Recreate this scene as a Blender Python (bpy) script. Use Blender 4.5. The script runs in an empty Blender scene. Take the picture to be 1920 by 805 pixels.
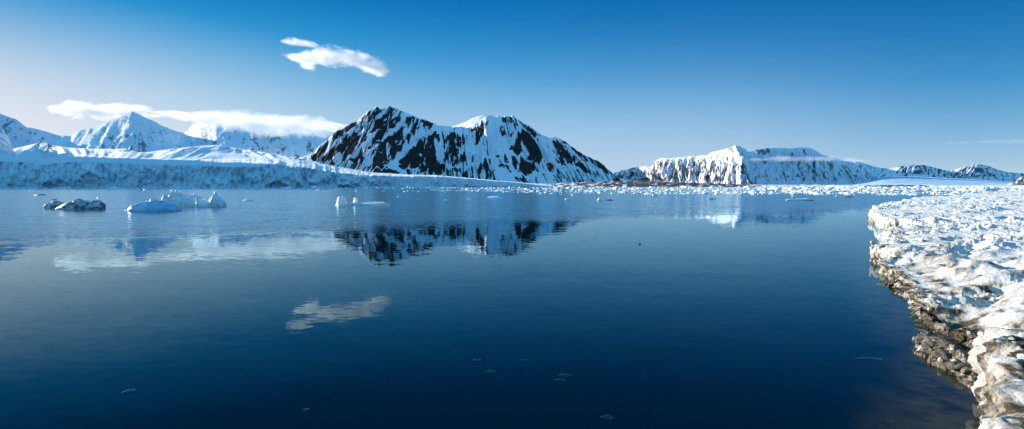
import bpy, math, random
import numpy as np
from mathutils import Vector

random.seed(7)
rng = np.random.default_rng(11)
scene = bpy.context.scene
COL = scene.collection
R = math.radians

# ------------------------------------------------------------------ camera
F, CX, CY, HOR, CAM_H = 1150.0, 960.0, 402.5, 348.0, 4.0      # photo pixels (1920 x 805), metres
PITCH = math.atan((CY - HOR) / F)
cp, sp = math.cos(PITCH), math.sin(PITCH)
cam = bpy.data.objects.new("camera", bpy.data.cameras.new("camera"))
COL.objects.link(cam)
cam.location = (0, 0, CAM_H)
cam.rotation_euler = (R(90) - PITCH, 0, 0)
cam.data.sensor_width = 36
cam.data.lens = F / 1920 * 36
cam.data.clip_start = 0.3
cam.data.clip_end = 120000
scene.camera = cam

def P(px, py, Y):
    """world point seen at photo position (px, py) at distance Y ahead"""
    a = (np.asarray(px, float) - CX) / F
    b = (CY - np.asarray(py, float)) / F
    k = Y / (cp + b * sp)
    return a * k, 0 * a + Y, CAM_H + (-sp + b * cp) * k

def G(px, py, z=0.0):
    """world x, y where the sight line through (px, py) meets height z"""
    a = (np.asarray(px, float) - CX) / F
    b = (CY - np.asarray(py, float)) / F
    k = (z - CAM_H) / (-sp + b * cp)
    return a * k, (cp + b * sp) * k

def PX(x, y, z):
    f = y * cp - (z - CAM_H) * sp
    u = y * sp + (z - CAM_H) * cp
    return CX + F * x / f, CY - F * u / f

# ------------------------------------------------------------------ noise
_perm = rng.permutation(256).astype(np.int64)
_g = rng.normal(size=(256, 3)); _g /= np.linalg.norm(_g, axis=1)[:, None]

def perlin(x, y, z=0.0):
    x = np.asarray(x, float); y = np.asarray(y, float) + 0 * x; z = np.asarray(z, float) + 0 * x
    ix, iy, iz = np.floor(x).astype(np.int64), np.floor(y).astype(np.int64), np.floor(z).astype(np.int64)
    fx, fy, fz = x - ix, y - iy, z - iz
    u, v, w = [t * t * t * (t * (t * 6 - 15) + 10) for t in (fx, fy, fz)]
    def c(dx, dy, dz):
        h = _perm[(_perm[(_perm[(ix + dx) & 255] + iy + dy) & 255] + iz + dz) & 255]
        g = _g[h]
        return g[..., 0] * (fx - dx) + g[..., 1] * (fy - dy) + g[..., 2] * (fz - dz)
    def l(a, b, t): return a + (b - a) * t
    return 1.5 * l(l(l(c(0,0,0), c(1,0,0), u), l(c(0,1,0), c(1,1,0), u), v),
                   l(l(c(0,0,1), c(1,0,1), u), l(c(0,1,1), c(1,1,1), u), v), w)

def fbm(x, y, z=0.0, o=4, gain=0.5):
    s, a, f = 0, 1.0, 1.0
    for i in range(o):
        s = s + a * perlin(np.asarray(x) * f + 17.3 * i, np.asarray(y) * f - 9.1 * i, np.asarray(z) * f + 3.7 * i)
        a *= gain; f *= 2.03
    return s

def ridged(x, y, z=0.0, o=4, gain=0.5):
    s, a, f, n = 0, 1.0, 1.0, 0
    for i in range(o):
        s = s + a * (1 - np.abs(perlin(np.asarray(x) * f + 7.7 * i, np.asarray(y) * f + 4.1 * i, np.asarray(z) * f)) * 1.6)
        n += a; a *= gain; f *= 2.07
    return s / n

def sstep(a, b, x):
    t = np.clip((x - a) / (b - a), 0, 1)
    return t * t * (3 - 2 * t)

def sd_poly(px, py, poly):
    """signed distance, positive inside"""
    poly = np.asarray(poly, float)
    d = np.full(np.shape(px), 1e18); inside = np.zeros(np.shape(px), bool)
    n = len(poly)
    for i in range(n):
        ax, ay = poly[i]; bx, by = poly[(i + 1) % n]
        ex, ey = bx - ax, by - ay
        L = ex * ex + ey * ey + 1e-12
        t = np.clip(((px - ax) * ex + (py - ay) * ey) / L, 0, 1)
        d = np.minimum(d, (px - ax - t * ex) ** 2 + (py - ay - t * ey) ** 2)
        if ay != by:
            c = ((ay > py) != (by > py)) & (px < (bx - ax) * (py - ay) / (by - ay) + ax)
            inside ^= c
    d = np.sqrt(d)
    return np.where(inside, d, -d)

def smooth1(a, n):
    k = np.ones(n) / n
    return np.convolve(np.pad(a, n // 2, mode='edge'), k, mode='same')[n // 2: n // 2 + len(a)]

# ------------------------------------------------------------------ mesh helpers
def mesh_from(name, V, Q, mat, attrs=None, smooth=True):
    V = np.asarray(V, np.float32); Q = np.asarray(Q, np.int32)
    k = Q.shape[1]
    me = bpy.data.meshes.new(name)
    me.vertices.add(len(V)); me.vertices.foreach_set("co", V.ravel())
    me.loops.add(Q.size); me.loops.foreach_set("vertex_index", Q.ravel())
    me.polygons.add(len(Q)); me.polygons.foreach_set("loop_start", np.arange(0, Q.size, k, dtype=np.int32))
    me.polygons.foreach_set("use_smooth", np.full(len(Q), smooth))
    me.update(calc_edges=True); me.validate()
    for n, a in (attrs or {}).items():
        at = me.attributes.new(n, 'FLOAT', 'POINT')
        at.data.foreach_set("value", np.asarray(a, np.float32).ravel())
    me.materials.append(mat)
    o = bpy.data.objects.new(name, me); COL.objects.link(o)
    return o

def grid_quads(nr, nc):
    i = np.arange(nr * nc).reshape(nr, nc)
    return np.stack([i[:-1, :-1], i[:-1, 1:], i[1:, 1:], i[1:, :-1]], -1).reshape(-1, 4)

def grid_obj(name, X, Y, Z, mat, attrs=None, flip=False, keep=None):
    nr, nc = X.shape
    Q = grid_quads(nr, nc)
    if flip: Q = Q[:, ::-1]
    V = np.stack([X, Y, Z], -1).reshape(-1, 3)
    at = {k: v.reshape(-1) for k, v in (attrs or {}).items()}
    if keep is not None:
        kq = keep.reshape(-1)[Q].any(1); Q = Q[kq]
        used, inv = np.unique(Q, return_inverse=True)
        Q = inv.reshape(-1, 4); V = V[used]; at = {k: v[used] for k, v in at.items()}
    return mesh_from(name, V, Q, mat, at)

def tag(o, label, cat=None, group=None, kind=None):
    o["label"] = label
    if cat: o["category"] = cat
    if group: o["group"] = group
    if kind: o["kind"] = kind
    return o

# ------------------------------------------------------------------ materials
class NT:
    def __init__(s, name):
        s.m = bpy.data.materials.new(name); s.m.use_nodes = True
        s.t = s.m.node_tree; s.t.nodes.clear()
        s.out = s.n('ShaderNodeOutputMaterial')
    def n(s, typ, **kw):
        nd = s.t.nodes.new(typ)
        for k, v in kw.items():
            if k.startswith('i_'):
                nd.inputs[k[2:].replace('_', ' ')].default_value = v
            else: setattr(nd, k, v)
        return nd
    def l(s, a, b): s.t.links.new(a, b)
    def val(s, x, sock):
        if hasattr(x, 'is_linked'): s.l(x, sock)
        else: sock.default_value = x
    def math(s, op, a, b=0.0, c=None, clamp=False):
        nd = s.n('ShaderNodeMath', operation=op, use_clamp=clamp)
        s.val(a, nd.inputs[0]); s.val(b, nd.inputs[1])
        if c is not None: s.val(c, nd.inputs[2])
        return nd.outputs[0]
    def mix(s, f, a, b):
        nd = s.n('ShaderNodeMix', data_type='RGBA')
        s.val(f, nd.inputs[0])
        for x, i in ((a, 6), (b, 7)):
            if isinstance(x, tuple): nd.inputs[i].default_value = (*x, 1)
            else: s.l(x, nd.inputs[i])
        return nd.outputs[2]
    def noise(s, scale, detail=4, rough=.55, vec=None, out='Fac', typ=None):
        nd = s.n('ShaderNodeTexNoise', i_Scale=scale, i_Detail=detail, i_Roughness=rough)
        if typ: nd.noise_type = typ
        s.l(vec if vec is not None else s.coord(), nd.inputs['Vector'])
        return nd.outputs[out]
    def coord(s):
        if not hasattr(s, '_c'): s._c = s.n('ShaderNodeTexCoord').outputs['Object']
        return s._c
    def scaled(s, v):
        nd = s.n('ShaderNodeVectorMath', operation='MULTIPLY'); s.l(s.coord(), nd.inputs[0]); nd.inputs[1].default_value = v
        return nd.outputs[0]
    def ss(s, x, a, b):
        nd = s.n('ShaderNodeMapRange', interpolation_type='SMOOTHSTEP'); s.val(x, nd.inputs[0])
        nd.inputs[1].default_value = a; nd.inputs[2].default_value = b
        return nd.outputs[0]
    def attr(s, n): return s.n('ShaderNodeAttribute', attribute_name=n).outputs['Fac']
    def bsdf(s, col, rough=.85, spec=.2, normal=None, **kw):
        b = s.n('ShaderNodeBsdfPrincipled')
        if isinstance(col, tuple): b.inputs['Base Color'].default_value = (*col, 1)
        else: s.l(col, b.inputs['Base Color'])
        s.val(rough, b.inputs['Roughness']); b.inputs['Specular IOR Level'].default_value = spec
        if normal is not None: s.l(normal, b.inputs['Normal'])
        for k, v in kw.items(): b.inputs[k.replace('_', ' ')].default_value = v
        s.l(b.outputs[0], s.out.inputs['Surface'])
        return b
    def bump(s, h, strength, dist):
        nd = s.n('ShaderNodeBump', i_Strength=strength, i_Distance=dist); s.l(h, nd.inputs['Height'])
        return nd.outputs[0]

SNOW = (.80, .85, .92)
def mountain_mat(name, rock_a, rock_b, snow=SNOW, scale=.02, edge=.12, wob=.25):
    t = NT(name)
    r = t.attr('rock')
    n = t.noise(scale * 3, 5, .65)
    n2 = t.noise(scale * .6, 4)
    f = t.math('ADD', r, t.math('MULTIPLY', t.math('SUBTRACT', n, .5), wob * 2))
    f = t.ss(f, .5 - edge, .5 + edge)
    rock = t.mix(n2, rock_a, rock_b)
    sn = t.mix(t.ss(t.noise(scale * .25, 3), .35, .7), snow, tuple(c * .93 for c in snow))
    col = t.mix(f, sn, rock)
    t.bsdf(col, .9, .08, t.bump(t.noise(scale * 2, 6, .7), .5, .25 / scale))
    return t.m

def ice_mat(name, base, deep, scale=.4, dirt=None, dirt_amt=(.55, .7), rough=.45, bump=.12, sub=0.0):
    t = NT(name)
    n = t.noise(scale, 5, .6)
    col = t.mix(t.ss(n, .35, .68), base, deep)
    if dirt:
        d = t.noise(scale * .8, 6, .65, t.scaled((1, 1, 2.2)))
        col = t.mix(t.ss(d, *dirt_amt), col, dirt)
    t.bsdf(col, rough, .35, t.bump(t.noise(scale * 2.5, 6, .65), .7, bump), Subsurface_Weight=sub)
    return t.m

# ------------------------------------------------------------------ world, sun, look
SUN_EL, SUN_AZ = R(14), R(-58)               # azimuth from straight ahead (+Y), negative = left
world = bpy.data.worlds.new("World"); scene.world = world; world.use_nodes = True
wt = world.node_tree; wt.nodes.clear()
wo = wt.nodes.new('ShaderNodeOutputWorld'); bg = wt.nodes.new('ShaderNodeBackground')
sky = wt.nodes.new('ShaderNodeTexSky'); sky.sky_type = 'NISHITA'; sky.sun_disc = False
sky.sun_elevation = SUN_EL; sky.sun_rotation = SUN_AZ
sky.air_density = 1.0; sky.dust_density = 0.3; sky.ozone_density = 1.0; sky.altitude = 0
tc = wt.nodes.new('ShaderNodeTexCoord'); vm = wt.nodes.new('ShaderNodeVectorMath'); vm.operation = 'MULTIPLY'
vm.inputs[1].default_value = (1, 1, 2.5)
va = wt.nodes.new('ShaderNodeVectorMath'); va.operation = 'ADD'; va.inputs[1].default_value = (0, 0, .2)
wt.links.new(tc.outputs['Generated'], vm.inputs[0]); wt.links.new(vm.outputs[0], va.inputs[0]); wt.links.new(va.outputs[0], sky.inputs['Vector'])
hs = wt.nodes.new('ShaderNodeHueSaturation'); hs.inputs['Saturation'].default_value = 1.47
gm = wt.nodes.new('ShaderNodeGamma'); gm.inputs[1].default_value = 1.8
EXPOSURE = 1.4
pre = wt.nodes.new('ShaderNodeVectorMath'); pre.operation = 'MULTIPLY'     # white balance and level before the contrast curve
pre.inputs[1].default_value = (.722, .568, .536)
def wvec(op, a, b):
    n = wt.nodes.new('ShaderNodeVectorMath'); n.operation = op
    for v, i in ((a, 0), (b, 1)):
        if isinstance(v, tuple): n.inputs[i].default_value = v
        else: wt.links.new(v, n.inputs[i])
    return n.outputs[0]
Q_ = 1.0; kf = 1 / (.1 * 2 ** EXPOSURE)
# thin pale haze low over the horizon: fades with elevation
sz = wt.nodes.new('ShaderNodeSeparateXYZ'); wt.links.new(tc.outputs['Generated'], sz.inputs[0])
def wmath(op, a, b):
    n = wt.nodes.new('ShaderNodeMath'); n.operation = op
    for v, i in ((a, 0), (b, 1)):
        if isinstance(v, (int, float)): n.inputs[i].default_value = v
        else: wt.links.new(v, n.inputs[i])
    return n.outputs[0]
def wramp(x, a, b, c, d_):
    n = wt.nodes.new('ShaderNodeMapRange'); n.interpolation_type = 'SMOOTHSTEP'; wt.links.new(x, n.inputs[0])
    for q, v in enumerate((a, b, c, d_)): n.inputs[q + 1].default_value = v
    return n.outputs[0]
zq = wmath('MULTIPLY', wmath('MAXIMUM', sz.outputs[2], 0.0), 1 / .132)
hz = wmath('MULTIPLY', wmath('POWER', 2.71828, wmath('MULTIPLY', wmath('MULTIPLY', zq, zq), -1.0)),
           wmath('MULTIPLY', wramp(sz.outputs[0], -.75, -.25, .62, .58), wramp(sz.outputs[0], .25, .62, 1.0, .35)))
hm = wt.nodes.new('ShaderNodeMix'); hm.data_type = 'RGBA'; wt.links.new(hz, hm.inputs[0]); wt.links.new(hs.outputs[0], hm.inputs[6]); hcol = wt.nodes.new('ShaderNodeMix'); hcol.data_type = 'RGBA'; wt.links.new(wramp(sz.outputs[0], -.62, -.15, 0.0, 1.0), hcol.inputs[0])
hcol.inputs[6].default_value = (1.35, 3.3, 6.6, 1); hcol.inputs[7].default_value = (.95, 1.75, 4.5, 1)
wt.links.new(hcol.outputs[2], hm.inputs[7])
# unseen sky overhead and behind the camera, brightened as added fill light
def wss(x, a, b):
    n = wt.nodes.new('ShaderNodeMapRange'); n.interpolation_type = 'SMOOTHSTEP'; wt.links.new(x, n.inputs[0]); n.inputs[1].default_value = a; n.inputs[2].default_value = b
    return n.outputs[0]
sky_fill = wmath('MULTIPLY', wmath('MAXIMUM', wss(wmath('MULTIPLY', sz.outputs[1], -1.0), -.1, .5), wss(sz.outputs[2], .40, .75)), .92)
hm2 = wt.nodes.new('ShaderNodeMix'); hm2.data_type = 'RGBA'; wt.links.new(sky_fill, hm2.inputs[0]); wt.links.new(hm.outputs[2], hm2.inputs[6]); hm2.inputs[7].default_value = (.14, .78, 3.6, 1)
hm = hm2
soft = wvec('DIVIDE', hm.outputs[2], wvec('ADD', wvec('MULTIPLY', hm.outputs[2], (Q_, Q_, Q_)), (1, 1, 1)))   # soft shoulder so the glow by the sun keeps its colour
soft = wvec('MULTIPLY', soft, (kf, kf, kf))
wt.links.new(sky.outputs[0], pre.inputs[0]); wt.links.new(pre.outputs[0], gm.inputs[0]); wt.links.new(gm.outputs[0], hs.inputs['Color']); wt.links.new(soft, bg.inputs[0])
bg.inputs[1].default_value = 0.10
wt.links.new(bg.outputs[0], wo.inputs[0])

sd = bpy.data.lights.new("sun", 'SUN'); sd.energy = 3.8; sd.angle = R(.5); sd.color = (1.0, .91, .80)
sun = bpy.data.objects.new("sun", sd); COL.objects.link(sun)
S = Vector((math.cos(SUN_EL) * math.sin(SUN_AZ), math.cos(SUN_EL) * math.cos(SUN_AZ), math.sin(SUN_EL)))
sun.rotation_euler = S.to_track_quat('Z', 'Y').to_euler()
sun.location = (-200, 120, 300)

vs = scene.view_settings
vs.view_transform = 'Standard'; vs.look = 'None'; vs.exposure = EXPOSURE; vs.gamma = 1; vs.use_curve_mapping = False
cy = scene.cycles
cy.max_bounces = 24; cy.diffuse_bounces = 3; cy.glossy_bounces = 3; cy.volume_bounces = 20; cy.transparent_max_bounces = 8
cy.use_denoising = True

# ------------------------------------------------------------------ water
t = NT("sea_water")
pos = t.n('ShaderNodeNewGeometry').outputs['Position']
sx = t.n('ShaderNodeSeparateXYZ'); t.l(pos, sx.inputs[0])
wx, wy = sx.outputs[0], sx.outputs[1]
patch = t.noise(.02, 3, .5, t.scaled((.5, 1.6, 1)))
# a breeze roughens the water beyond about 55 m, nearer on the left
edge_y = t.math('ADD', wy, t.math('MULTIPLY', wx, -.7))
edge_y = t.math('ADD', edge_y, t.math('MULTIPLY', t.math('SUBTRACT', patch, .5), 16))
breeze = t.ss(edge_y, 58, 80)
amp = t.math('ADD', t.math('MULTIPLY', breeze, .34), .020)
def slopes(scale, detail, vec=None):
    c = t.noise(scale, detail, .55, vec, out='Color')
    v = t.n('ShaderNodeVectorMath', operation='SUBTRACT'); t.l(c, v.inputs[0]); v.inputs[1].default_value = (.5, .5, .5)
    return v.outputs[0]
def vscale(v, s):
    n = t.n('ShaderNodeVectorMath', operation='SCALE'); t.l(v, n.inputs[0]); t.val(s, n.inputs['Scale']); return n.outputs[0]
def vadd(a, b):
    n = t.n('ShaderNodeVectorMath', operation='ADD'); t.l(a, n.inputs[0]); t.l(b, n.inputs[1]); return n.outputs[0]
s1 = slopes(2.6, 2.5, t.scaled((.7, 1.2, 1)))
s2 = slopes(.45, 1.5, t.scaled((.6, 1.2, 1)))
sl = vadd(vscale(s1, amp), vscale(s2, t.math('MULTIPLY', amp, .55)))
sl = t.n('ShaderNodeVectorMath', operation='MULTIPLY'); t.l(vadd(vscale(s1, amp), vscale(s2, t.math('MULTIPLY', amp, .55))), sl.inputs[0])
sl.inputs[1].default_value = (1, 1, 0)
up = t.n('ShaderNodeVectorMath', operation='ADD'); t.l(sl.outputs[0], up.inputs[0]); up.inputs[1].default_value = (0, 0, 1)
nn = t.n('ShaderNodeVectorMath', operation='NORMALIZE'); t.l(up.outputs[0], nn.inputs[0])
fr = t.n('ShaderNodeFresnel', i_IOR=1.2); t.l(nn.outputs[0], fr.inputs['Normal'])
df = t.n('ShaderNodeBsdfDiffuse'); sh = t.attr('shallow')
shn = t.math('MULTIPLY', sh, t.ss(t.noise(1.6, 5, .65), .25, .6))
t.l(t.mix(shn, (.0002, .0028, .0042), t.mix(t.noise(5, 4), (.022, .022, .010), (.055, .050, .026))), df.inputs['Color'])
gs = t.n('ShaderNodeBsdfGlossy'); gs.inputs['Color'].default_value = (.64, .90, 1.0, 1); t.l(t.math('ADD', t.math('MULTIPLY', breeze, .14), .02), gs.inputs['Roughness'])
t.l(nn.outputs[0], gs.inputs['Normal'])
mx = t.n('ShaderNodeMixShader'); t.l(fr.outputs[0], mx.inputs[0]); t.l(df.outputs[0], mx.inputs[1]); t.l(gs.outputs[0], mx.inputs[2])
t.l(mx.outputs[0], t.out.inputs['Surface'])
WATER = t.m
# ------------------------------------------------------------------ mountains
def ridge_line(prof, n):
    prof = np.asarray(prof, float)
    px = np.linspace(prof[0, 0], prof[-1, 0], n)
    return px, np.interp(px, prof[:, 0], prof[:, 1])

def mountain(name, mat, prof, Yr, foot, n=400, nf=110, nb=30, slope=1.25, concave=1.25, jag=0.0, relief=.05,
             rscale=60., kfun=None, rockfn=None, depthvar=0.0, minw=60., back=1.2, skew=0.0, rfine=None, label=""):
    px, py = ridge_line(prof, n)
    if jag: py = py + jag * fbm(px / 9.0, 0 * px + 3.3, o=4) * np.clip((np.interp(px, *np.asarray(foot, float).T) - py) / 30, .1, 1)
    Y0 = np.asarray(Yr(px) if callable(Yr) else np.full(n, float(Yr)))
    if depthvar: Y0 = Y0 + depthvar * fbm(px / 120.0, 0 * px + 8.1, o=3)
    xr, yr, zr = P(px, py, Y0)
    fy = np.interp(px, *np.asarray(foot, float).T)
    H0 = np.maximum(smooth1(zr, max(3, n // 14) | 1), 5)
    Wd = np.maximum(minw, H0 * slope)
    _, _, zb = P(px, fy, Y0 - Wd)
    zb = np.minimum(zb, zr - 2)
    T = np.concatenate([-np.linspace(1, 0, nb, endpoint=False), np.linspace(0, 1, nf) ** 1.1])
    t2, _ = np.meshgrid(T, px, indexing='ij')
    ta = np.abs(t2)
    Hh = (zr - zb)[None, :]
    f = np.where(t2 >= 0, np.clip(1 - ta, 0, 1) ** concave, (1 - ta) ** 1.1)
    Yg = Y0[None, :] - t2 * np.where(t2 >= 0, Wd[None, :], Wd[None, :] * back)
    if skew:
        Yg = np.where(t2 > 0, np.asarray(Yr(px[None, :] - skew * t2 * (fy - py)[None, :] + skew * 34 * t2 * fbm(px[None, :] / 16.0, t2 * 2.2, 4.7, o=4, gain=.6))) - t2 * Wd[None, :], Yg)
    Xg = xr[None, :] * np.where(t2 >= 0, Yg / Y0[None, :], 1)
    Z = np.where(t2 >= 0, zb[None, :], -3.0) + np.where(t2 >= 0, Hh, zr[None, :] + 3) * f
    ppx, ppy = PX(Xg, Yg, Z)
    k = kfun(ppx) if kfun else 0.0
    s = ppx + np.clip(ppy - py[None, :], 0, None) * k
    env = np.clip(ta * (1 - ta) * 4, 0, 1) ** .8
    sc = rscale * F / 1150.
    rel = (ridged(s / (sc / 6), ppy / 55., 1.3, o=4) - .62)
    Z = Z + relief * Hh * env * rel * 2.2
    rock = rockfn(ppx, ppy, s, t2, rel) if rockfn else 0 * Z
    if rfine: Z = Z + rfine * env * np.clip(rock, 0, 1) * (ridged(s / 3.0, ppy / 9.0, 4.4, o=3))
    Z = np.where(ta > .999, -4.0, Z)
    o = grid_obj(name, Xg, Yg, Z, mat, {'rock': rock}, flip=True)
    tag(o, label, kind="structure")
    return o

def ir(pts, ox, oy, sc): return [(ox + x / sc, oy + y / sc) for x, y in pts]
r3 = lambda *p: ir(p, 560, 180, 4.737)
r4 = lambda *p: ir(p, 840, 180, 4.238)

main_prof = [(540, 300), (560, 297), (589.6, 285.5), (598, 275), (615, 261), (630, 245.5), (644, 241), (653, 233), (670, 227.5), (678, 218),
  (691, 208.5), (700, 204), (705.7, 199.5), (710, 203), (714, 205), (720, 202), (725, 204), (731, 199.5), (736, 201.5), (750, 207.5), (771, 216), (792, 223), (809, 229.6), (822, 235.3), (840, 237.5),
  (860, 238.4), (885, 239), (889.5, 234), (903.7, 223.7), (912, 218.5), (920, 216), (928, 218.5), (934, 217.2), (941, 219.5), (948.5, 217), (956, 219), (961.5, 215.6), (968.6, 223.7),
  (991, 235.5), (1005, 246), (1016, 254), (1029, 258), (1043, 256.7), (1062, 267), (1081, 281.5), (1099.6, 293), (1123, 302.7), (1137, 314.5),
  (1149, 326), (1161, 334.5), (1185, 338)]
main_foot = [(540, 307), (600, 316), (640, 322), (700, 329), (760, 331), (860, 335), (920, 339), (1000, 345), (1080, 347), (1185, 347)]
rock_polys = [
 r3((95,570),(140,500),(260,385),(268,440),(232,500),(160,578)),
 r3((300,335),(370,292),(440,248),(520,222),(500,290),(430,325),(340,395),(300,395)),
 r3((378,415),(430,350),(500,328),(492,370),(420,422)),
 r3((178,565),(330,462),(500,370),(565,348),(545,420),(470,440),(360,530),(270,588),(228,592)),
 r3((378,505),(480,410),(548,388),(530,450),(470,530),(400,552)),
 r3((418,592),(500,540),(560,480),(580,540),(605,602)),
 r3((638,572),(700,490),(772,436),(788,560),(740,625)),
 r3((818,555),(838,440),(884,440),(884,500),(822,562)),
 r3((885,640),(920,560),(1000,480),(1060,440),(1100,380),(1160,338),(1245,343),(1262,420),(1200,400),(1235,540),(1305,600),(1305,665),(1100,668),(920,672)),
 r3((1062,200),(1205,240),(1182,262),(1110,250)),
 r3((1270,338),(1425,335),(1425,425),(1370,430),(1290,400)),
 r3((1338,425),(1405,415),(1425,580),(1352,602)),
 r4((0,430),(30,378),(72,420),(88,450),(62,540),(18,540)),
 r4((88,552),(100,478),(132,458),(162,548)),
 r4((158,292),(210,250),(300,200),(332,180),(302,280),(240,372),(212,378),(213,300)),
 r4((480,440),(570,290),(622,278),(682,330),(742,420),(772,520),(650,532),(620,440),(592,418),(602,450),(560,482),(530,430)),
 r4((558,612),(588,500),(642,520),(722,612),(600,632)), r4((508,488),(552,540),(552,600),(508,592)),
 r4((374,468),(402,500),(430,560),(452,458),(482,530),(502,612),(398,580)),
 r4((768,508),(882,600),(912,632),(798,602)),
 r4((828,358),(882,358),(1052,520),(1000,520),(982,572),(898,500),(848,430)),
 r4((998,525),(1052,530),(1142,600),(1132,632),(1058,592)),
 r4((858,322),(950,370),(1110,482),(1202,520),(1362,656),(1248,622),(1178,560),(1078,510),(958,400)),
 r4((560,192),(702,280),(742,332),(650,290),(588,240)),
 r4((272,550),(300,530),(390,600),(280,600)), r4((220,560),(250,550),(262,620),(225,622)),
 r4((20,600),(60,572),(110,590),(100,615)), r4((184,480),(204,480),(206,556),(182,556)),
]
rock_scatter = [  # polygon, cover
 ([(575, 310), (640, 243), (706, 200), (735, 200), (800, 228), (800, 250), (750, 300), (700, 325), (640, 318)], .24),
 ([(800, 250), (905, 225), (925, 300), (930, 335), (800, 330)], .10),
 ([(955, 220), (1050, 260), (1160, 335), (1000, 340), (960, 300)], .08),
 (r3((560,190),(700,95),(830,95),(900,140),(905,260),(980,330),(985,440),(900,430),(760,440),(640,500),(560,440),(540,330)), .58),
 (r3((960,190),(1060,200),(1200,250),(1100,290),(1040,360),(990,350),(950,260)), .62),
 (r3((1270,335),(1425,335),(1425,600),(1350,640),(1290,500)), .45),
 (r4((0,300),(150,300),(160,380),(100,420),(0,420)), .55),
 (r4((415,210),(440,165),(520,155),(560,240),(520,330),(430,330),(415,300)), .52),
 (r4((150,560),(280,540),(400,600),(420,660),(180,640)), .5),
 (r3((200,590),(420,600),(640,610),(900,680),(900,715),(600,690),(340,660),(220,630)), .5),
 (r3((880,660),(1320,665),(1421,640),(1421,725),(1000,715)), .55),
 (r4((0,590),(420,640),(700,660),(700,700),(400,680),(0,640)), .5),
 (r4((780,570),(1100,600),(1400,660),(1400,690),(700,690)), .34),
]
KX = np.array([560, 620, 700, 760, 850, 930, 1000, 1120, 1200.]); KV = np.array([1.15, 1.05, .8, .3, 0, -.15, -.65, -.95, -1.0])
kmain = lambda x: np.interp(x, KX, KV)
def main_rock(px, py, s, tt, rel):
    wob = 2.6 * fbm(s / 6.0, py / 26.0, .5, o=4) + 1.0 * fbm(px / 3.0, py / 3.0, 2.5, o=2)
    m = np.full(px.shape, -9.0)
    for p in rock_polys: m = np.maximum(m, sd_poly(px, py, p))
    streak = fbm(s / 5.5, py / 22.0, 7.7, o=4)
    body = np.clip(m, -9, 5) + wob - np.clip(streak - .30, 0, 1) * 10
    body = body - np.clip(fbm(s / 2.3, py / 13.0, 11.7, o=3, gain=.6) - .24, 0, 1) * 9
    r = sstep(-1.1, 1.1, body)
    sc = 0 * px
    n2 = .75 * fbm(s / 3.4, py / 46.0, 3.1, o=4, gain=.6) + .45 * fbm(s / 9.0, py / 22.0, 9.1, o=4, gain=.6)
    for p, c in rock_scatter:
        ins = sstep(-4, 3, sd_poly(px, py, p) + wob)
        thr = .5 - 1.1 * c
        sc = np.maximum(sc, ins * sstep(thr - .1, thr + .1, n2 - .05))
    r = np.maximum(r, sc)
    return np.where(tt < 0, .25, r)

M_MAIN = mountain_mat("snow_and_dark_rock", (.022, .021, .024), (.060, .052, .046), (.80, .86, .93), scale=.05, wob=.34)
mountain("mountain", M_MAIN, main_prof, 3400, main_foot, n=860, nf=230, nb=30, slope=1.1, concave=1.15, jag=1.7, relief=.12,
         rscale=90, kfun=kmain, rockfn=main_rock, rfine=10.0,
         label="dark rocky twin-peaked mountain streaked with snow, in the middle behind the glacier front")

# left, far snowy range (runs on out of the frame to the left, where it shades the glacier)
left_prof = [(-1500, 215), (-1000, 150), (-700, 90), (-480, 118), (-300, 168), (-150, 186), (-60, 196), (0, 213), (19, 220), (35, 226), (45, 238), (64, 241), (97, 250), (113, 255), (132, 254.5), (145, 247), (181, 237),
 (200, 229), (220, 220.5), (236, 214), (249, 209.5), (257, 213), (268, 218), (290, 229), (307, 237), (325, 244), (339, 249), (352, 246.5), (358.5, 234), (372, 231), (388, 232.5), (420, 231), (460, 233), (500, 236), (540, 238), (580, 241), (620, 247), (680, 262), (760, 285)]
left_foot = [(-1500, 306), (0, 300), (400, 303), (800, 318)]
def left_rock(px, py, s, tt, rel):
    n = fbm(s / 9.0, py / 14.0, 5.5, o=5, gain=.62)
    d = np.interp(px, [-1500, -50, 20, 60, 140, 175, 215, 262, 300, 345, 365, 420, 480, 620], [.3, .32, .34, .2, .06, .3, .34, .3, .1, .1, .3, .24, .26, .3])
    thr = .72 - d
    r = sstep(thr - .15, thr + .2, n + .25 * rel) * .85
    return r
def left_y(px): return np.interp(px, [-1500, -400, 20, 100, 249, 345, 400, 800], [3000, 4200, 6600, 7600, 7400, 7800, 7000, 6500])
M_LEFT = mountain_mat("far_snow_and_rock", (.20, .23, .27), (.32, .35, .39), (.80, .85, .92), scale=.012, edge=.3, wob=.35)  # rock paled in its colour to stand for distance haze
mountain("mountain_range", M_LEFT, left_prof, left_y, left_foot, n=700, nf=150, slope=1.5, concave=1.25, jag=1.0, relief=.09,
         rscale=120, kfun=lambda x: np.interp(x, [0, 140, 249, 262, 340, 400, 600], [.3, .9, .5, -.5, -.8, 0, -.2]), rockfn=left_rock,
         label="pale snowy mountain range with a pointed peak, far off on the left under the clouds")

# the high mountain just out of the frame on the left: its shadow lies over the glacier
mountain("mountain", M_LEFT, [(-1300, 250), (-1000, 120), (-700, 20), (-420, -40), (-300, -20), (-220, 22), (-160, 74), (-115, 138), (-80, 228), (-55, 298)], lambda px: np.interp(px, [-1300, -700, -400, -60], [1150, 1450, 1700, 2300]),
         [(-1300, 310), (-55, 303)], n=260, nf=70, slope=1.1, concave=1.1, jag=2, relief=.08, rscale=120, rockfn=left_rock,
         label="steep snowy mountain side rising beyond the left edge of the glacier")

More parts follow.
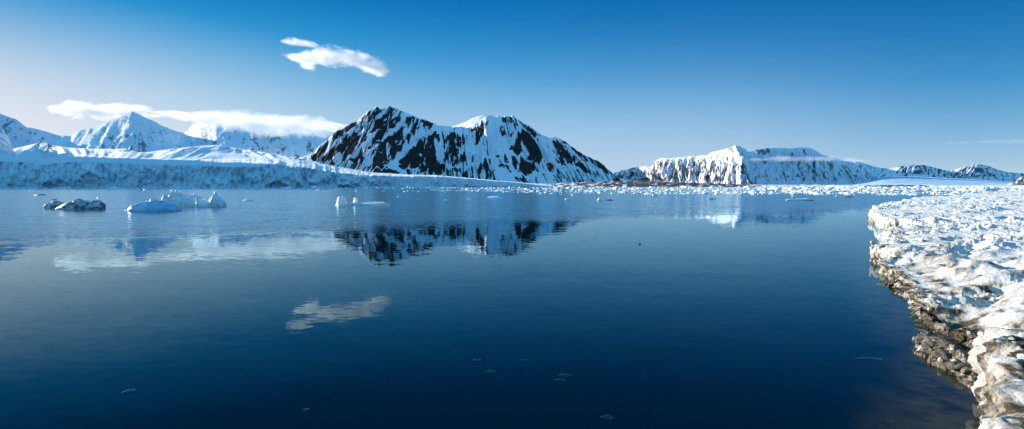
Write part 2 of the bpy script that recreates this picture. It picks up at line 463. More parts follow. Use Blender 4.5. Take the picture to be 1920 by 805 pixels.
# the pale sunlit snow dome peeping over the saddle of the dark mountain
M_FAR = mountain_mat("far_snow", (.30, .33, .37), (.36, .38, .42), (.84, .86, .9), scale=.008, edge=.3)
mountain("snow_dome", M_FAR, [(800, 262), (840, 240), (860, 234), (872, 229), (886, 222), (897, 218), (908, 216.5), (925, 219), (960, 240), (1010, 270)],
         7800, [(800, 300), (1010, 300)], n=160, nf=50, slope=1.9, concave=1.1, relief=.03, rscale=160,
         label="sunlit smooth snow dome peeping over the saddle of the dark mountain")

# right range
right_prof = [(1140, 333), (1152, 324), (1160, 322.5), (1165, 319.5), (1176, 318), (1187, 314), (1200, 313.5), (1220, 312), (1230, 301), (1240, 296.5), (1255, 297.5), (1275, 295.5), (1295, 293.5), (1325, 291), (1332, 287),
  (1342, 284), (1352, 281), (1360, 280), (1370, 274.5), (1377, 272.3), (1386, 274.5), (1397, 279.5), (1402, 284.5), (1410, 284), (1420, 281), (1436, 278.5), (1452, 277.3), (1480, 278.3), (1500, 276.5), (1522, 278.5), (1532, 284),
  (1542, 291), (1560, 294.5), (1579, 300), (1597, 304), (1614, 311), (1634, 325.6), (1650, 334), (1690, 343)]
right_foot = [(1140, 342), (1300, 344), (1400, 345.5), (1690, 346)]
def right_rock(px, py, s, tt, rel):
    n = .7 * fbm(s / 2.4, py / 9.0, 1.7, o=5, gain=.68) + .6 * fbm(s / 11.0, py / 12.0, 5.1, o=3)
    cov = np.interp(px, [1140, 1200, 1225, 1260, 1320, 1345, 1372, 1385, 1420, 1470, 1490, 1640, 1690], [.2, .3, .54, .56, .48, .32, .26, .3, .12, .16, .30, .30, .2])
    top = np.interp(px, [1140, 1225, 1340, 1372, 1385, 1450, 1700], [318, 299, 301, 306, 303, 303, 306])
    cov = cov * sstep(top - 3, top + 5, py)
    cov = cov + .5 * sstep(1362, 1368, px) * sstep(1392, 1384, px) * sstep(288, 280, py) + .45 * sstep(1418, 1425, px) * sstep(1450, 1440, px) * sstep(294, 286, py)
    thr = .55 - 1.1 * cov
    return sstep(thr - .2, thr + .2, n) * sstep(346, 338, py)
M_RIGHT = mountain_mat("snow_over_brown_rock", (.17, .145, .14), (.28, .24, .23), (.80, .83, .90), scale=.02, edge=.3, wob=.4)
def right_y(px): return np.interp(px, [1140, 1230, 1300, 1378, 1400, 1480, 1560, 1700], [6800, 5900, 5600, 5000, 5200, 5500, 5900, 6600])
mountain("mountain_massif", M_RIGHT, right_prof, right_y, right_foot, n=620, nf=130, slope=1.15, concave=.95, jag=.7, relief=.2, rscale=60, skew=.45,
         kfun=lambda x: np.interp(x, [1140, 1360, 1400, 1700], [.1, .2, -.5, -1.1]), rockfn=right_rock,
         label="flat-topped snowy massif with sunlit brown cliffs, right of the dark mountain")

far_prof = [(1560, 322), (1585, 306), (1608, 303), (1625, 308), (1637, 311.7), (1652, 315), (1666, 317), (1676, 315), (1685, 312.5), (1700, 310.5), (1714, 309), (1722, 310.5), (1731, 309.5), (1750, 314), (1776, 320.5), (1786, 319.5),
   (1795, 317), (1808, 313), (1821, 309.4), (1832, 308), (1844, 309), (1857, 313), (1870, 318.5), (1889, 323), (1920, 325.5), (1990, 322), (2100, 312), (2300, 320)]
def far_rock(px, py, s, tt, rel):
    n = fbm(s / 3.5, py / 9.0, 2.9, o=4, gain=.6)
    cov = np.interp(px, [1560, 1660, 1700, 1740, 1790, 1830, 1870, 1950], [.15, .2, .46, .46, .4, .5, .3, .3])
    thr = .55 - 1.1 * cov
    return sstep(thr - .2, thr + .2, n)
M_FAR2 = mountain_mat("distant_snow_and_rock", (.13, .11, .115), (.20, .175, .17), (.82, .85, .91), scale=.014, edge=.25, wob=.3)
mountain("mountain_ridge", M_FAR2, far_prof, 7600, [(1560, 333), (1700, 334), (1900, 337), (2300, 338)], n=360, nf=70, slope=1.5, concave=1.1, jag=.5, relief=.14, rscale=60,
         kfun=lambda x: np.interp(x, [1560, 1715, 1730, 1790, 1830, 1850, 1900], [.8, .6, -.6, .9, .6, -.8, -.8]), rockfn=far_rock,
         label="low rounded snow peaks far away beyond the valley glacier on the right")
mountain("hill", mountain_mat("brown_hill", (.075, .06, .06), (.13, .11, .10), (.8, .83, .9), scale=.05, wob=.4),
         [(1878, 350), (1895, 345.5), (1906, 338), (1920, 328.5), (1960, 310), (2050, 296), (2150, 310), (2300, 335)], 2600, [(1878, 350), (2300, 349)],
         n=120, nf=50, slope=1.3, concave=1.1, jag=1.0, relief=.1, rscale=60, rockfn=lambda px, py, s, tt, rel: .58 + .3 * fbm(s / 5, py / 6, 1.2, o=3),
         label="brown snow-dusted hillside cut by the right edge, just above the snowy shore")

# small snowy hills on the glacier, sunlit crests
M_HILL = mountain_mat("smooth_snow_hill", (.08, .09, .11), (.14, .15, .17), (.82, .86, .92), scale=.02)
def hill_rock(px, py, s, tt, rel):
    n = fbm(px / 16., py / 3.2, 6.1, o=4)
    d = np.interp(px, [-100, 60, 80, 100, 110, 205, 225, 245, 260, 330, 380, 440, 480, 520, 600], [.0, .0, .3, .3, 0, 0, .3, .3, .0, .12, .12, .2, .34, .3, .34])
    top = np.clip(1 - np.abs(tt) * 1.6, 0, 1)
    return sstep(.5 - d, .75 - d, n + .1) * (.4 + .6 * top)
mountain("snow_hill", M_HILL, [(-420, 296), (-200, 292), (-60, 288), (0, 284), (40, 276), (77.5, 267), (88, 268.5), (97, 272.5), (130, 277), (165, 279), (200, 279.5), (236, 279), (258, 286), (283, 285), (307, 281), (340, 277.5), (371, 274.2), (410, 272),
   (430, 275.5), (452, 279.5), (480, 283), (510, 288), (545, 294), (580, 301), (640, 314)], lambda px: 2750 + 260 * np.sin(px / 57.), [(-420, 302), (0, 301.5), (300, 300), (450, 300), (640, 318)],
   n=420, nf=60, slope=6.0, minw=340, concave=.9, relief=.12, rscale=200, rockfn=hill_rock, kfun=lambda x: np.interp(x, [0, 77, 90, 300, 400, 500], [2.5, 2.5, -2, 3, 3, -3]),
   label="low smooth snow hills with sunlit crests above the glacier on the left")

# ------------------------------------------------------------------ glacier with its ice cliff
gp = np.array([(-560, 303), (-200, 302), (0, 301), (61, 304), (78, 306), (90, 310), (100, 306), (129, 303.5), (181, 304), (240, 306), (291, 308), (345, 309), (400, 311), (452, 312.5), (506, 308.6), (545, 310), (600, 318), (642, 325),
   (690, 329), (755, 331), (820, 331), (880, 335.5), (911, 338.5), (972, 343), (1005, 347), (1040, 350.3)], float)
px, py = ridge_line(gp, 1500)
Yw = 1010 + np.interp(px, [-560, 0, 500, 700, 1040], [120, 0, 0, 60, 260])
Yw = Yw + 14 * fbm(px / 60., 0 * px, o=4) + 5 * ridged(px / 11., 0 * px + 2, o=3)
ser = fbm(px / 14., 0 * px + 5.0, o=5, gain=.6)
py2 = py - 1.1 * ser * np.interp(px, [0, 300, 380, 600, 700, 1040], [.5, .6, 1.5, 1.5, .7, .2])
_, _, ztop = P(px, py2, Yw)
ztop = np.maximum(ztop, .8)
V1 = np.linspace(0, 1, 64)
Vg, pxg = np.meshgrid(V1, px, indexing='ij')
zw = -2 + (ztop[None, :] + 2) * Vg
crev = ridged(pxg / 17. + .5 * fbm(pxg / 30., zw / 14., 8.8, o=3), zw / 30., 2.2, o=4, gain=.6)
blk = fbm(pxg / 22., zw / 22., 6.6, o=4)
tow = fbm(pxg / 34., zw / 70., 5.5, o=4, gain=.6)
yo = Yw[None, :] - 22 * tow * np.interp(pxg, [0, 330, 420, 640, 760], [.35, .5, 1.2, 1.2, .3]) * np.clip(Vg * 3, 0, 1) + 20 * Vg ** 1.6 * (ztop[None, :] / 50.) - (11 * (crev - .6) + 5 * blk) * np.clip(ztop[None, :] / 30., .15, 1) * np.clip(Vg * 4, 0, 1)
xo = (pxg - CX) / F * yo / cp
n_top = 70
Tt = np.linspace(0, 1, n_top + 1)[1:] ** 1.6
tg, pxt = np.meshgrid(Tt, px, indexing='ij')
y_end = 2650.0
yt = yo[-1][None, :] + tg * (y_end - yo[-1][None, :])
pend = np.interp(px, [-560, 0, 300, 470, 560, 700, 850, 1040], [298, 297, 297.5, 296, 300, 324, 333, 347])
_, _, zend = P(px, np.minimum(pend, py - .5), y_end)
zt = ztop[None, :] + (zend - ztop)[None, :] * tg ** .85
zt = zt + (3.0 * fbm(pxt / 40., yt / 120., 1.1, o=4)) * np.clip((1 - tg) * 1.5, 0, 1) * np.clip(tg * 12, 0, 1) * np.clip(ztop[None, :] / 25., .1, 1)
xt = (pxt - CX) / F * yt / cp
gx, gy, gz = np.vstack([xo, xt]), np.vstack([yo, yt]), np.vstack([zw, zt])
ice = np.vstack([np.clip(1.0 - .35 * (blk > .35) * (Vg > .7), 0, 1) * sstep(1.0, .955, Vg), np.clip(.55 - tg * 3 + .5 * fbm(pxt / 25., yt / 60., 3.3, o=3), 0, 1) * .5])
dk = np.vstack([sstep(.1, .5, crev * 0 + fbm(pxg / 5., zw / 26., 9.1, o=5, gain=.62)), 0 * tg])
t = NT("glacier_ice")
ia, da = t.attr('ice'), t.attr('crack')
blue = t.mix(t.noise(.05, 5, .6), (.60, .78, .88), (.76, .87, .93))
blue = t.mix(t.math('MULTIPLY', da, .5), blue, (.38, .61, .74))
col = t.mix(ia, (.80, .86, .92), blue)
t.bsdf(col, .6, .2, t.bump(t.noise(.12, 6, .7, t.scaled((1, 1, .45))), .8, 6.0))
gl = grid_obj("glacier", gx, gy, gz, t.m, {'ice': ice, 'crack': dk})
tag(gl, "long blue tidewater glacier front with a crevassed ice cliff above the water", kind="structure")

# valley glacier on the right and the low dark spit of land
vp = np.array([(1570, 349.6), (1600, 346.5), (1630, 340), (1655, 333), (1675, 331), (1700, 331), (1760, 333.5), (1830, 337), (1890, 341), (1960, 343), (2300, 343)], float)
px, py = ridge_line(vp, 240)
Tt = np.linspace(0, 1, 60)
tg, pxg = np.meshgrid(Tt, px, indexing='ij')
yv = 2300 + (6200 - 2300) * tg ** 1.3
pyv = 349.2 + (py[None, :] - 349.2) * tg ** .8
xv, _, zv = P(pxg, pyv, yv)
zv = zv + 3.0 * ridged(xv / 160., yv / 160., .4, o=4) * np.clip(tg * 5, 0, 1); zv[0] = -3
t = NT("valley_ice_shade_blue")
col = t.mix(t.ss(t.noise(.003, 4, .55, t.scaled((1, .35, 1))), .45, .6), (.36, .54, .72), (.60, .72, .84))  # shade over the valley floor is put into the ice colour
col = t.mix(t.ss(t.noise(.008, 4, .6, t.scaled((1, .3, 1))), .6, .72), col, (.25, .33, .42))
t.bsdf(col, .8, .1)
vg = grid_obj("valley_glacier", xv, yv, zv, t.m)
tag(vg, "flat valley glacier with blue shade in its colour, running back between the snowy ranges on the right", kind="structure")

spx, spy = ridge_line([(930, 347.5), (1000, 345.5), (1080, 342), (1150, 339), (1200, 338.5), (1260, 341), (1320, 343.5), (1385, 345.5), (1440, 346.5), (1560, 347), (1640, 347.5), (1690, 346.6), (1740, 347.5), (1900, 347.6), (2050, 347)], 700)
tg, pxg = np.meshgrid(np.linspace(0, 1, 26), spx, indexing='ij')
ys = 1500 + 1300 * tg
_, _, zc = P(spx, spy + .5 * fbm(spx / 14., 0 * spx, o=4), 2300.)
zs = np.maximum(zc, 2.2)[None, :] * np.sin(np.clip(tg * 1.25, 0, 1) * np.pi / 2) + 1.2 * fbm(pxg / 9., ys / 60., 4.0, o=4) * np.clip(tg * 4, 0, 1)
zs[0] = -2; zs[-1] = -2
xs = (pxg - CX) / F * ys / cp
rk = np.interp(pxg, [930, 1050, 1150, 1380, 1440, 1600, 1650, 1730, 1780, 2050], [.4, .52, .66, .66, .42, .3, .62, .62, .25, .3]) + .42 * fbm(pxg / 12., tg * 9, 2.0, o=4)
land = grid_obj("shore_plain", xs, ys, zs, mountain_mat("patchy_shore_plain", (.045, .042, .045), (.085, .075, .07), scale=.06), {'rock': rk})
tag(land, "low dark strip of shore with patchy snow beyond the drifting ice", kind="structure")

# ------------------------------------------------------------------ snowy shore on the right
wl = [(1627, 411), (1640, 425), (1655, 431), (1700, 437.5), (1706, 438.5), (1698, 442), (1654, 454), (1642, 469), (1634.5, 485), (1633.5, 507), (1638, 518), (1660, 531), (1659, 542), (1675, 562), (1706, 594), (1738, 622), (1775, 655), (1806, 690)]
E = [G(x, y) for x, y in wl]
near = [G(1834, y, 1.45) for y in (625, 680, 740, 805)]
E = [(float(a), float(b_)) for a, b_ in E] + [(float(a) - .12, float(b_)) for a, b_ in near] + [(3.2, 3.6), (2.6, 1.5), (2.8, -4), (40, -4)]
back = [(1640, 387.5, 1.0), (1662, 379, 1.1), (1690, 374, 1.2), (1722, 369.5, 1.2), (1760, 366, 1.4), (1800, 361.5, 1.7), (1835, 358.5, 1.9), (1862, 356.2, 2.0), (1990, 355.2, 2.2)]
BK = [tuple(float(v) for v in G(x, y, z)) for x, y, z in back]
poly = E + [(300, -4), (420, 300)] + BK[::-1]
W = 60000.0
ring = np.concatenate([-np.geomspace(60, W, 14)[::-1], [0], np.geomspace(60, W, 14)])
ax_ = np.unique(np.concatenate([ring, np.linspace(-2, 42, 177)])); ay_ = np.unique(np.concatenate([ring, np.linspace(-2, 92, 236)]))
wX, wY = np.meshgrid(ax_, ay_)
wd_ = sd_poly(wX, wY, poly) + .5 * fbm(wX / 1.2, wY / 1.2, 4.0, o=3)
shal = sstep(-1.9, -.1, wd_) * sstep(60, 30, wY)
water = grid_obj("water", wX, wY, 0 * wX, WATER, {'shallow': shal})
tag(water, "calm dark blue fjord water with a breeze-rippled band in the distance", kind="structure")

az = np.concatenate([np.linspace(R(27.5), R(42), 560), np.linspace(R(42), R(80), 90)[1:]])
rr = np.concatenate([1 / np.linspace(1 / 3.0, 1 / 14.0, 420), np.geomspace(14, 430, 900)[1:]])
rg, ag = np.meshgrid(rr, az, indexing='ij')
sxg, syg = rg * np.sin(ag), rg * np.cos(ag)
warp = .35 * fbm(sxg / 2.2, syg / 2.2, .3, o=4) + .12 * fbm(sxg / .5, syg / .5, 1.3, o=3)
d = sd_poly(sxg, syg, poly) + warp * np.clip(rg / 25., .35, 1.2)
# parts of the rim: how high it stands
rim = 1.05 + .25 * fbm(sxg / 9., syg / 9., 4.4, o=2)
rim = np.where(rg < 17, np.interp(rg, [3, 8, 14.2, 15.6, 17], [1.45, 1.45, 1.42, .9, .6]), rim)
lowz = sstep(15.6, 17.5, rg) * sstep(37, 31, rg)
rim = rim * (1 - lowz) + lowz * (.42 + .16 * fbm(sxg / 1.7, syg / 1.7, 14.4, o=2))
inl = np.interp(np.clip(d, 0, 60), [0, 4, 15, 60], [0, .12, .3, .75]) * np.clip(rg / 40, .25, 1)
lump = np.abs(fbm(sxg / 2.6, syg / 3.4, 2.1, o=3))
med = fbm(sxg / .9, syg / .9, 5.2, o=3)
fin = fbm(sxg / .22, syg / .22, 8.2, o=3)
bed = fbm(sxg / 13., syg / 9., 9.9, o=2)
inl = inl + lowz * .72 * sstep(1.3, 3.6, d + .5 * fbm(sxg / 1.5, syg / 1.5, 15.1, o=3))
ruf = sstep(-.35, .45, fbm(sxg / 6.5, syg / 5.0, 12.3, o=3))          # smooth drifts between rough, broken crust
top = rim + inl + (.12 + .30 * ruf) * lump - .10 + (.04 + .13 * ruf) * med + (.012 + .04 * ruf) * fin + .16 * bed + .10 * ruf * np.clip(ridged(sxg / .8, syg / .8, 3.3, o=3) - .75, 0, 1) * 4
ew = .35 + .75 * sstep(-.25, .6, fbm(sxg / 3.1, syg / 3.1, 6.3, o=2))
ew = np.where(rg < 16, .35, ew)
steep = sstep(-.05, 1.0, d / ew)
z = -.6 + (top + .6) * np.where(d < ew, steep ** .62, 1)
# one long hollow at the front, and the step down to the rock ledge
hol = [G(x, y, .55) for x, y in [(1668, 562), (1700, 556), (1770, 572), (1840, 578), (1862, 600), (1795, 612), (1742, 628), (1715, 612)]]
hd = sd_poly(sxg, syg, hol) + .3 * warp
z = z - .22 * sstep(-.5, .7, hd) * (d > .3)
cut = [G(x, y, 1.2) for x, y in [(1812, 520), (1850, 505), (1925, 500), (1990, 520), (1925, 528), (1850, 526)]]
cd = sd_poly(sxg, syg, cut) + .6 * warp
z = z - .55 * sstep(-.8, 1.2, cd)
pool = [G(x, y, 1.5) for x, y in [(1770, 452), (1800, 442), (1860, 452), (1925, 468), (1960, 482), (1900, 480), (1840, 474), (1795, 466)]]
z = z - .5 * sstep(-1.5, 2.0, sd_poly(sxg, syg, pool) + 1.6 * fbm(sxg / 2.4, syg / 2.4, 7.1, o=3)) * (d > 1)
# small undercut at the waterline
under = np.clip(1 - np.abs(z - .15) / .45, 0, 1) * .30 * (d < .8)
gxn, gyn = np.gradient(d, axis=0) / np.gradient(rg, axis=0), np.gradient(d, axis=1) / (rg * np.gradient(ag, axis=1))
nx = gxn * np.sin(ag) + gyn * np.cos(ag); ny = gxn * np.cos(ag) - gyn * np.sin(ag)
nl = np.maximum(np.hypot(nx, ny), 1e-6)
fl = sstep(1.4, .3, d) * sstep(-.5, .1, z)
bul = fl * (.22 * fbm(sxg / .55, syg / .55, z / .4, o=3) + .07 * fbm(sxg / .14, syg / .14, z / .12, o=3))
sx2, sy2 = sxg + (under - bul) * nx / nl, syg + (under - bul) * ny / nl
# dirt: on the low face, in the hollow and over the near debris patch; the cut gets painted shadow
dn = fbm(sxg / .7, syg / .7, 3.9, o=5, gain=.62)
dn2 = fbm(sxg / .25, syg / .25, z / .12, o=4, gain=.6)
face = sstep(.95, .35, z) * sstep(1.6, .5, d)
deb = [G(x, y, 1.4) for x, y in [(1868, 640), (1895, 622), (1990, 618), (2100, 700), (2100, 900), (1890, 900), (1880, 760), (1872, 690)]]
bd = sstep(-.35, .5, sd_poly(sxg, syg, deb) + .35 * dn)
inner = 1 - .42 * sstep(2.0, 6.0, d) * sstep(14, 22, rg)
dirt = np.maximum.reduce([face * (.62 + .35 * dn2), sstep(-.5, .4, hd) * (.68 + .3 * dn), bd * (.86 + .42 * dn2), sstep(-.6, 1., cd) * (.4 + .3 * dn),  # the cd term is the painted shadow of the cut
                          inner * np.interp(rg, [10, 22, 50, 80], [.54, .48, .36, .24]) + .34 * dn * np.interp(rg, [8, 40, 90], [1, .9, .5])])
t = NT("crusted_snow")
da = t.attr('dirt')
n1 = t.noise(9, 5, .65); n2 = t.noise(2.2, 4)
f = t.math('ADD', da, t.math('MULTIPLY', t.math('SUBTRACT', n1, .5), .5))
snowc = t.mix(t.ss(n2, .35, .7), (.80, .80, .79), (.68, .67, .63))
snowc = t.mix(t.ss(f, .32, .58), snowc, (.48, .44, .36))
dcol = t.mix(t.ss(t.noise(14, 4, .7), .4, .62), (.035, .028, .02), (.16, .125, .085))
col = t.mix(t.ss(f, .52, .68), snowc, dcol)
grit = t.math('MULTIPLY', t.ss(t.noise(5.5, 6, .78), .60, .69), t.ss(t.noise(.35, 3), .36, .58))
col = t.mix(t.math('MULTIPLY', grit, .8), col, (.06, .05, .04))
hh = t.math('ADD', t.noise(7, 6, .7), t.math('MULTIPLY', t.noise(26, 4, .7), .35))
t.bsdf(col, .75, .2, t.bump(hh, 1.0, .15))
shore = grid_obj("shore", sx2, sy2, z, t.m, {'dirt': dirt}, flip=True, keep=(d > -.25))  # the dirt mask also holds the painted shadow of the cut
tag(shore, "crusted dirty snow bank along the shore in the right foreground", kind="structure")

# loose chunks of crusted ice and stones on the bank
M_CHUNK = ice_mat("crusted_ice_chunk", (.80, .80, .78), (.62, .62, .58), 2.0, (.12, .10, .075), (.54, .68), rough=.6)
def bank_z(x, y):
    r_, a_ = math.hypot(x, y), math.atan2(x, y)
    i = int(np.argmin(np.abs(rr - r_))); j = int(np.argmin(np.abs(az - a_)))
    return float(z[i, j]), float(d[i, j])
CHUNKS = []
def scatter_chunks():
    pr = []
    k = 0
    while k < 70:
        px_, py_ = rng.uniform(1640, 1960), 395 + 400 * rng.random() ** 1.6
        x_, y_ = G(px_, py_, 1.5); x_, y_ = float(x_), float(y_)
        zz_, dd_ = bank_z(x_, y_)
        if dd_ < .5 or zz_ < .6: continue
        s_ = (.10 + .28 * rng.random() ** 2.5) * np.interp(y_, [8, 30, 80], [.45, .9, 1.4])
        if k < 4:
            V, Fc = chunk(200 + k, IC2, .5, .8, cut=-.3)
            o = mesh_from("ice_chunk", V, Fc, M_CHUNK, smooth=False); pr.append(o)
            tag(o, "angular chunk of crusted ice lying loose on the snowy shore", "ice chunk", "ice chunks on the snowy shore")
            o.location = (x_, y_, zz_); o.scale = (s_ * 1.3, s_, s_); o.rotation_euler = (0, 0, rng.uniform(0, 6))
        else: put_copy(pr[k % 4], "ice_chunk", (x_, y_, zz_), (s_ * rng.uniform(.9, 1.7), s_, s_ * rng.uniform(.6, 1.1)), rng.uniform(0, 6.3))
        k += 1

# rock ledge at the foot of the snow bank, with loose stones on it
def ledge():
    A = [G(x, y, .12) for x, y in [(1712, 641), (1735, 622), (1775, 640), (1815, 665), (1845, 690), (1850, 730), (1822, 712), (1785, 693), (1748, 672), (1718, 654)]]
    A = np.array(A)
    x0, y0 = A.min(0) - .5; x1, y1 = A.max(0) + .5
    gx_, gy_ = np.meshgrid(np.linspace(x0, x1, 260), np.linspace(y0, y1, 300))
    dd = sd_poly(gx_, gy_, A) + .25 * fbm(gx_ / .6, gy_ / .6, 1.1, o=4)
    h = .62 * sstep(-.1, 1.1, dd) + .16 * fbm(gx_ / .5, gy_ / .5, 4.2, o=4)
    h = np.floor(h / .11) * .11 + .05 * fbm(gx_ / .12, gy_ / .12, 2.2, o=3) + .3 * np.clip(h / .11 - np.floor(h / .11), 0, 1) * .11
    h = np.where(dd > -.05, h + .06, -.35)
    dirt_ = .5 + .35 * fbm(gx_ / .2, gy_ / .2, 7.7, o=4)
    t = NT("layered_brown_rock")
    c = t.mix(t.ss(t.noise(5, 6, .7), .38, .6), (.05, .042, .03), (.20, .165, .11))
    c = t.mix(t.ss(t.noise(3.1, 5, .7), .55, .66), c, (.55, .52, .44))
    t.bsdf(c, .7, .3, t.bump(t.noise(18, 6, .7), .8, .05))
    o = grid_obj("rock_ledge", gx_, gy_, h, t.m, keep=(dd > -.3))
    tag(o, "low layered brown rock ledge at the waterline under the near snow bank", "rock ledge")
    return A, t.m
LEDGE, M_ROCK = ledge()

def ico(sub):
    import bmesh
    bm = bmesh.new(); bmesh.ops.create_icosphere(bm, subdivisions=sub, radius=1)
    V = np.array([v.co[:] for v in bm.verts]); Fc = np.array([[v.index for v in f.verts] for f in bm.faces]); bm.free()
    return V, Fc
IC3, IC2, IC1 = ico(3), ico(2), ico(1)
def chunk(seed, base=IC3, rough=.35, flat=1.0, angular=True, cut=-.3):
    V, Fc = base
    n = fbm(V[:, 0] * 1.1 + seed * 3.1, V[:, 1] * 1.1 - seed, V[:, 2] * 1.1 + seed * 7, o=3)
    V = V * (1 + rough * n)[:, None]
    if angular:
        r = np.random.default_rng(seed)
        for _ in range(9):
            p = r.normal(size=3); p /= np.linalg.norm(p); lim = r.uniform(.55, .85)
            dd = V @ p; V = V - np.clip(dd - lim, 0, None)[:, None] * p[None, :] * .9
    V = V.copy(); V[:, 2] = np.maximum(V[:, 2], cut) * flat
    return V, Fc

def put_copy(proto, name, loc, scale, rz):
    c = proto.copy(); c.name = name; COL.objects.link(c)
    c.location = loc; c.scale = scale; c.rotation_euler = (0, 0, rz)
    return c

scatter_chunks()
M_STONE = NT("wet_brown_stone")
c_ = M_STONE.mix(M_STONE.ss(M_STONE.noise(2.0, 5, .7), .4, .65), (.05, .042, .032), (.17, .145, .10))
M_STONE.bsdf(c_, .6, .35, M_STONE.bump(M_STONE.noise(6, 5, .7), .7, .1))
stones = []
for s in range(4):
    V, Fc = chunk(40 + s, IC2, .4, .6)
    stones.append(mesh_from("stone", V, Fc, M_STONE.m, smooth=False))
    tag(stones[-1], "brown angular stone lying on the ledge under the near snow bank", "stone", "stones on the rock ledge")
k = 0
lo, hi = LEDGE.min(0), LEDGE.max(0)
while k < 34:
    x, y = rng.uniform(lo[0], hi[0]), rng.uniform(lo[1], hi[1])
    dd = float(sd_poly(np.array([x]), np.array([y]), LEDGE)[0])
    if dd < .12: continue
    s = rng.uniform(.10, .24)
    hz = .62 * float(sstep(-.1, 1.1, dd)) + .05
    if k < 4: o = stones[k]; o.location = (x, y, hz); o.scale = (s, s * .8, s); o.rotation_euler = (0, 0, rng.uniform(0, 6))
    else: put_copy(stones[k % 4], "stone", (x, y, hz), (s * rng.uniform(.8, 1.4), s * .8, s), rng.uniform(0, 6.3))
    k += 1

# ------------------------------------------------------------------ icebergs
def berg(name, top, base_y, mat, label, depth=.55, n=90, m=46, rough=.10, group=None, seedz=0.0, lean=0.0, power=2.2, layers=0.0):
    top = np.asarray(top, float)
    px = np.linspace(top[0, 0], top[-1, 0], n)
    py = np.interp(px, top[:, 0], top[:, 1])
    _, Y = G(px.mean(), base_y); Y = float(Y)
    half = abs(px[-1] - px[0]) / F * Y * depth / 2
    Yc = Y + half
    x, _, zt = P(px, py, Yc)
    zt = np.maximum(zt, .05)
    v = np.linspace(-1, 1, m)
    vg, xg = np.meshgrid(v, x, indexing='ij')
    prof = np.clip(1 - np.abs(np.linspace(-1, 1, n)) ** 6, 0, 1) ** .5
    wd = half * (.35 + .65 * prof)
    yg = Yc + vg * wd[None, :] + half * .35 * fbm(xg / 2.2, vg * 1.2, 3.0 + seedz, o=3)
    zz = zt[None, :] * np.clip(1 - np.abs(vg) ** power, 0, 1) ** .6
    sc = (x[-1] - x[0])
    nz = fbm(xg / (sc * .12), yg / (sc * .12), seedz, o=4) + 1.1 * (ridged(xg / (sc * .16), yg / (sc * .16), seedz + 2, o=3) - .65)
    zz = zz * (1 + rough * 2.2 * nz) + .03 * sc * rough * fbm(xg / (sc * .03), yg / (sc * .03), seedz + 4, o=3)
    if layers: zz = zz + layers * np.sin(zz * 14 + 2 * nz) * .12
    zz[0] = -.5; zz[-1] = -.5; zz[:, 0] = -.5; zz[:, -1] = -.5
    xg = xg + lean * zz
    cx, cyy = float(x.mean()), Yc
    o = grid_obj(name, xg - cx, yg - cyy, zz, mat)
    o.data.polygons.foreach_set('use_smooth', np.zeros(len(o.data.polygons), bool))
    o.location = (cx, cyy, 0)
    tag(o, label, "iceberg", group)
    return o
q1 = lambda *p: ir(p, 0, 160, 3.096)
q2 = lambda *p: ir(p, 400, 160, 3.096)
z2 = lambda *p: ir(p, 60, 340, 4.8)
M_DIRTY = ice_mat("dirty_blue_ice", (.50, .58, .62), (.22, .30, .36), 1.1, (.05, .06, .075), (.48, .6))
M_BLUE = ice_mat("smooth_blue_ice", (.42, .62, .76), (.17, .42, .60), .5, None, rough=.35)
M_WHITE = ice_mat("weathered_white_ice", (.76, .82, .86), (.50, .62, .70), .9, (.22, .27, .31), (.56, .68))
t = NT("bright_clear_ice")
pb = t.bsdf(t.mix(t.ss(t.noise(.8, 5, .6), .4, .65), (.88, .90, .90), (.70, .86, .90)), .4, .35, t.bump(t.noise(2.2, 6, .65), .7, .12))
tl = t.n('ShaderNodeBsdfTranslucent'); tl.inputs[0].default_value = (.85, .92, .93, 1)
mx = t.n('ShaderNodeMixShader'); mx.inputs[0].default_value = .3; t.l(pb.outputs[0], mx.inputs[1]); t.l(tl.outputs[0], mx.inputs[2]); t.l(mx.outputs[0], t.out.inputs['Surface'])
M_CLEAR = t.m
berg("iceberg", z2((118,222),(150,200),(190,186),(230,183),(262,186),(280,200),(292,225)), 391.5, M_DIRTY, "small dirty blue iceberg touching the left end of the dark layered iceberg", group=None, seedz=1.1, depth=.7)
berg("iceberg", z2((225,240),(290,210),(330,190),(380,176),(415,161),(445,170),(500,174),(560,178),(620,184),(634,200),(632,225)), 393.5, M_DIRTY, "long low dark layered iceberg streaked with dirt, leftmost of the large ones", seedz=2.3, depth=.42, layers=.25)
berg("iceberg", z2((865,245),(900,228),(950,212),(1000,188),(1040,172),(1100,165),(1150,172),(1220,190),(1280,215),(1318,242)), 396.5, M_BLUE, "smooth rounded blue iceberg sloping to a pale foot, in front of the white one", seedz=3.7, depth=.55, rough=.05)
berg("iceberg", z2((1180,165),(1182,122),(1215,115),(1250,110),(1272,92),(1320,95),(1345,112),(1400,120),(1450,124),(1500,128),(1530,150),(1540,200)), 387.0, M_WHITE, "blocky weathered white iceberg with a raised left end, behind the smooth blue one", seedz=4.9, depth=.4, rough=.14)
berg("iceberg", z2((1480,195),(1500,150),(1530,165),(1570,175),(1625,155),(1636,110),(1648,108),(1660,130),(1690,160),(1725,180),(1745,205)), 388.2, M_WHITE, "small grey-white iceberg with one upright ice horn, right of the blocky white one", seedz=6.1, depth=.5, rough=.10)
def faceted(seed, size, planes, base=IC3, rough=.22):
    V, Fc = chunk(seed, base, rough, 1.0, cut=-.35)
    for p, lim in planes:
        p = np.array(p, float); p /= np.linalg.norm(p)
        V = V - np.clip(V @ p - lim, 0, None)[:, None] * p[None, :]
    n = ridged(V[:, 0] * 1.7 + seed, V[:, 1] * 1.7, V[:, 2] * 1.7, o=4)
    return (V * (1 + .42 * (n - .65))[:, None]) * np.array(size), Fc
ci = bpy.data.objects.new("iceberg", None); COL.objects.link(ci)
